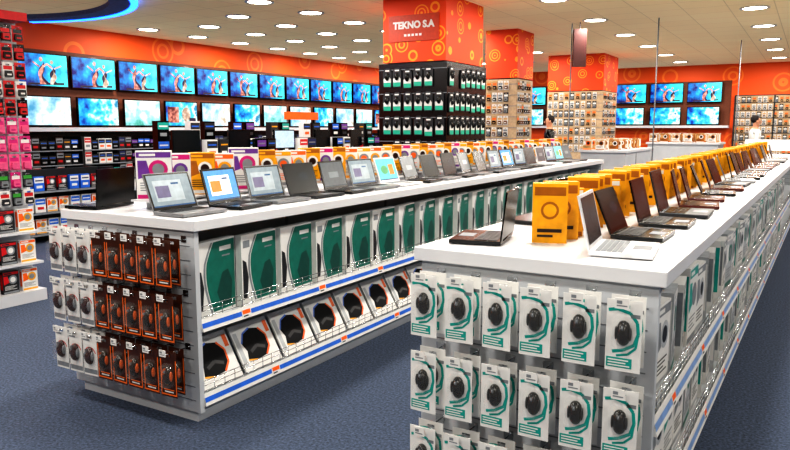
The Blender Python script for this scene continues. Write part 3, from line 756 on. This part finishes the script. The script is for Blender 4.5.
hb=S('hanging_sign',b.mesh('hanging_sign',[mat('maroon_panel','#3a120f',.5),GREY],.003)); spawn(hb,(-3.58,12.3,CZ),R(30),'narrow dark maroon sign hanging from ceiling','hanging sign')
for x,y in((-3.75,12.4),(-2.33,12.5),(-1.42,16.5)):
    b=MB(); b.rod((0,0,0),(0,0,CZ),.011,0,8); b.rod((0,0,0),(0,0,.012),.07,0,12); spawn(S('metal_pole',b.mesh('metal_pole',[GREY])),(x,y,0),0,'thin grey metal pole from floor to ceiling','pole')
spawn(S('counter_sign',B('counter_sign',[ORANGE,GREY],(-.45,.45,-.02,.02,.55,.68),(-.4,-.38,-.01,.01,0,.55,1),(.38,.4,-.01,.01,0,.55,1))),(-7.68,9.8,ZT),R(90),'orange category sign on two posts above counter','sign')

# ---------------------------------------------------------------- people
def person(loc,rz,shirt,trouser,label):
    V=[];E=[];Rd=[]
    def v(x,y,z,r,p=None):
        V.append((x,y,z));Rd.append(r)
        if p is not None:E.append((p,len(V)-1))
        return len(V)-1
    pel=v(0,0,.95,.135); w=v(0,0,1.10,.12,pel); ch=v(0,0,1.30,.15,w); sh=v(0,.01,1.43,.10,ch); nk=v(0,.0,1.50,.055,sh); h0=v(0,-.01,1.58,.075,nk); h1=v(0,-.015,1.67,.088,h0); h2=v(0,0,1.73,.06,h1)
    for s in(-1,1):
        hp=v(s*.09,0,.88,.095,pel); kn=v(s*.10,-.02,.48,.06,hp); an=v(s*.10,.02,.09,.042,kn); toe=v(s*.11,-.14,.04,.035,an)
        s1=v(s*.17,.01,1.41,.06,sh); el=v(s*.24,.03,1.13,.044,s1); wr=v(s*.23,-.12,.93,.03,el); pa=v(s*.225,-.17,.88,.032,wr)
        for k in range(4):
            f1=v(s*(.205+.013*k),-.215+abs(k-1.3)*.006,.845,.009,pa); v(s*(.205+.013*k),-.225,.815+abs(k-1.3)*.005,.008,f1)
        t=v(s*.19,-.17,.865,.010,pa); v(s*.18,-.20,.845,.009,t)
    me=bpy.data.meshes.new('body'); me.from_pydata(V,E,[])
    o=bpy.data.objects.new('tmp',me); COL.objects.link(o)
    o.modifiers.new('s','SKIN')
    for i,sv in enumerate(me.skin_vertices[0].data): sv.radius=(Rd[i]*(1.25 if i in(1,2,3) else 1),Rd[i]*.85 if i in (0,1,2,3) else Rd[i]); sv.use_root=(i==0)
    su=o.modifiers.new('u','SUBSURF'); su.levels=2
    bpy.context.view_layer.update(); dg=bpy.context.evaluated_depsgraph_get()
    m2=bpy.data.meshes.new_from_object(o.evaluated_get(dg)); bpy.data.objects.remove(o)
    m2.materials.clear()
    for x in(SKIN,shirt,trouser,BLACK): m2.materials.append(x)
    for p in m2.polygons:
        c=p.center; p.use_smooth=True
        arm=abs(c.x)>.185
        p.material_index=0 if c.z>1.475 or (arm and c.z<1.16 and c.z>.8) else (1 if c.z>.97 else (3 if c.z<.1 else 2))
    b=MB(); b.ell((0,.018,1.69),(.088,.098,.095),0,16,10,lambda p:Vector((p.x,p.y if p.y>-.55 else -.55,p.z))); hair=b.mesh('hair',[HAIR])
    b=MB(); 
    for s in(-1,1): b.ell((s*.032,-.098,1.655),(.012,.006,.007),0,8,6)
    b.ell((0,-.112,1.63),(.011,.016,.02),1,8,6); b.ell((0,-.098,1.598),(.022,.006,.006),2,8,6)
    for s in(-1,1): b.ell((s*.086,.0,1.64),(.01,.02,.03),1,8,6)
    face=b.mesh('face',[BLACK,SKIN,RED])
    spawn(S('person',m2,kids=[S('hair',hair),S('face',face)]),loc,rz,label,'person')
person((-1.12,17.6,0),R(110),PAPER,DGREY,'person in white shirt and dark trousers standing beside counter')
person((-5.1,15.4,0),R(-60),BLACK,NAVY,'person in black top standing between racks')

# ---------------------------------------------------------------- world, camera
w=bpy.data.worlds.new('World'); SC.world=w; w.use_nodes=True
w.node_tree.nodes['Background'].inputs[0].default_value=(1,.97,.93,1); w.node_tree.nodes['Background'].inputs[1].default_value=.12
cam=bpy.data.cameras.new('cam'); cam.sensor_width=36; cam.lens=32.0; cam.clip_end=100
co=bpy.data.objects.new('cam',cam); co.location=(0,0,1.5); co.rotation_euler=(R(90-7.87),0,R(30.6)); COL.objects.link(co); SC.camera=co
SC.view_settings.view_transform='Standard'
for lk in ('High Contrast','Medium High Contrast'):
    try: SC.view_settings.look=lk; break
    except Exception: pass
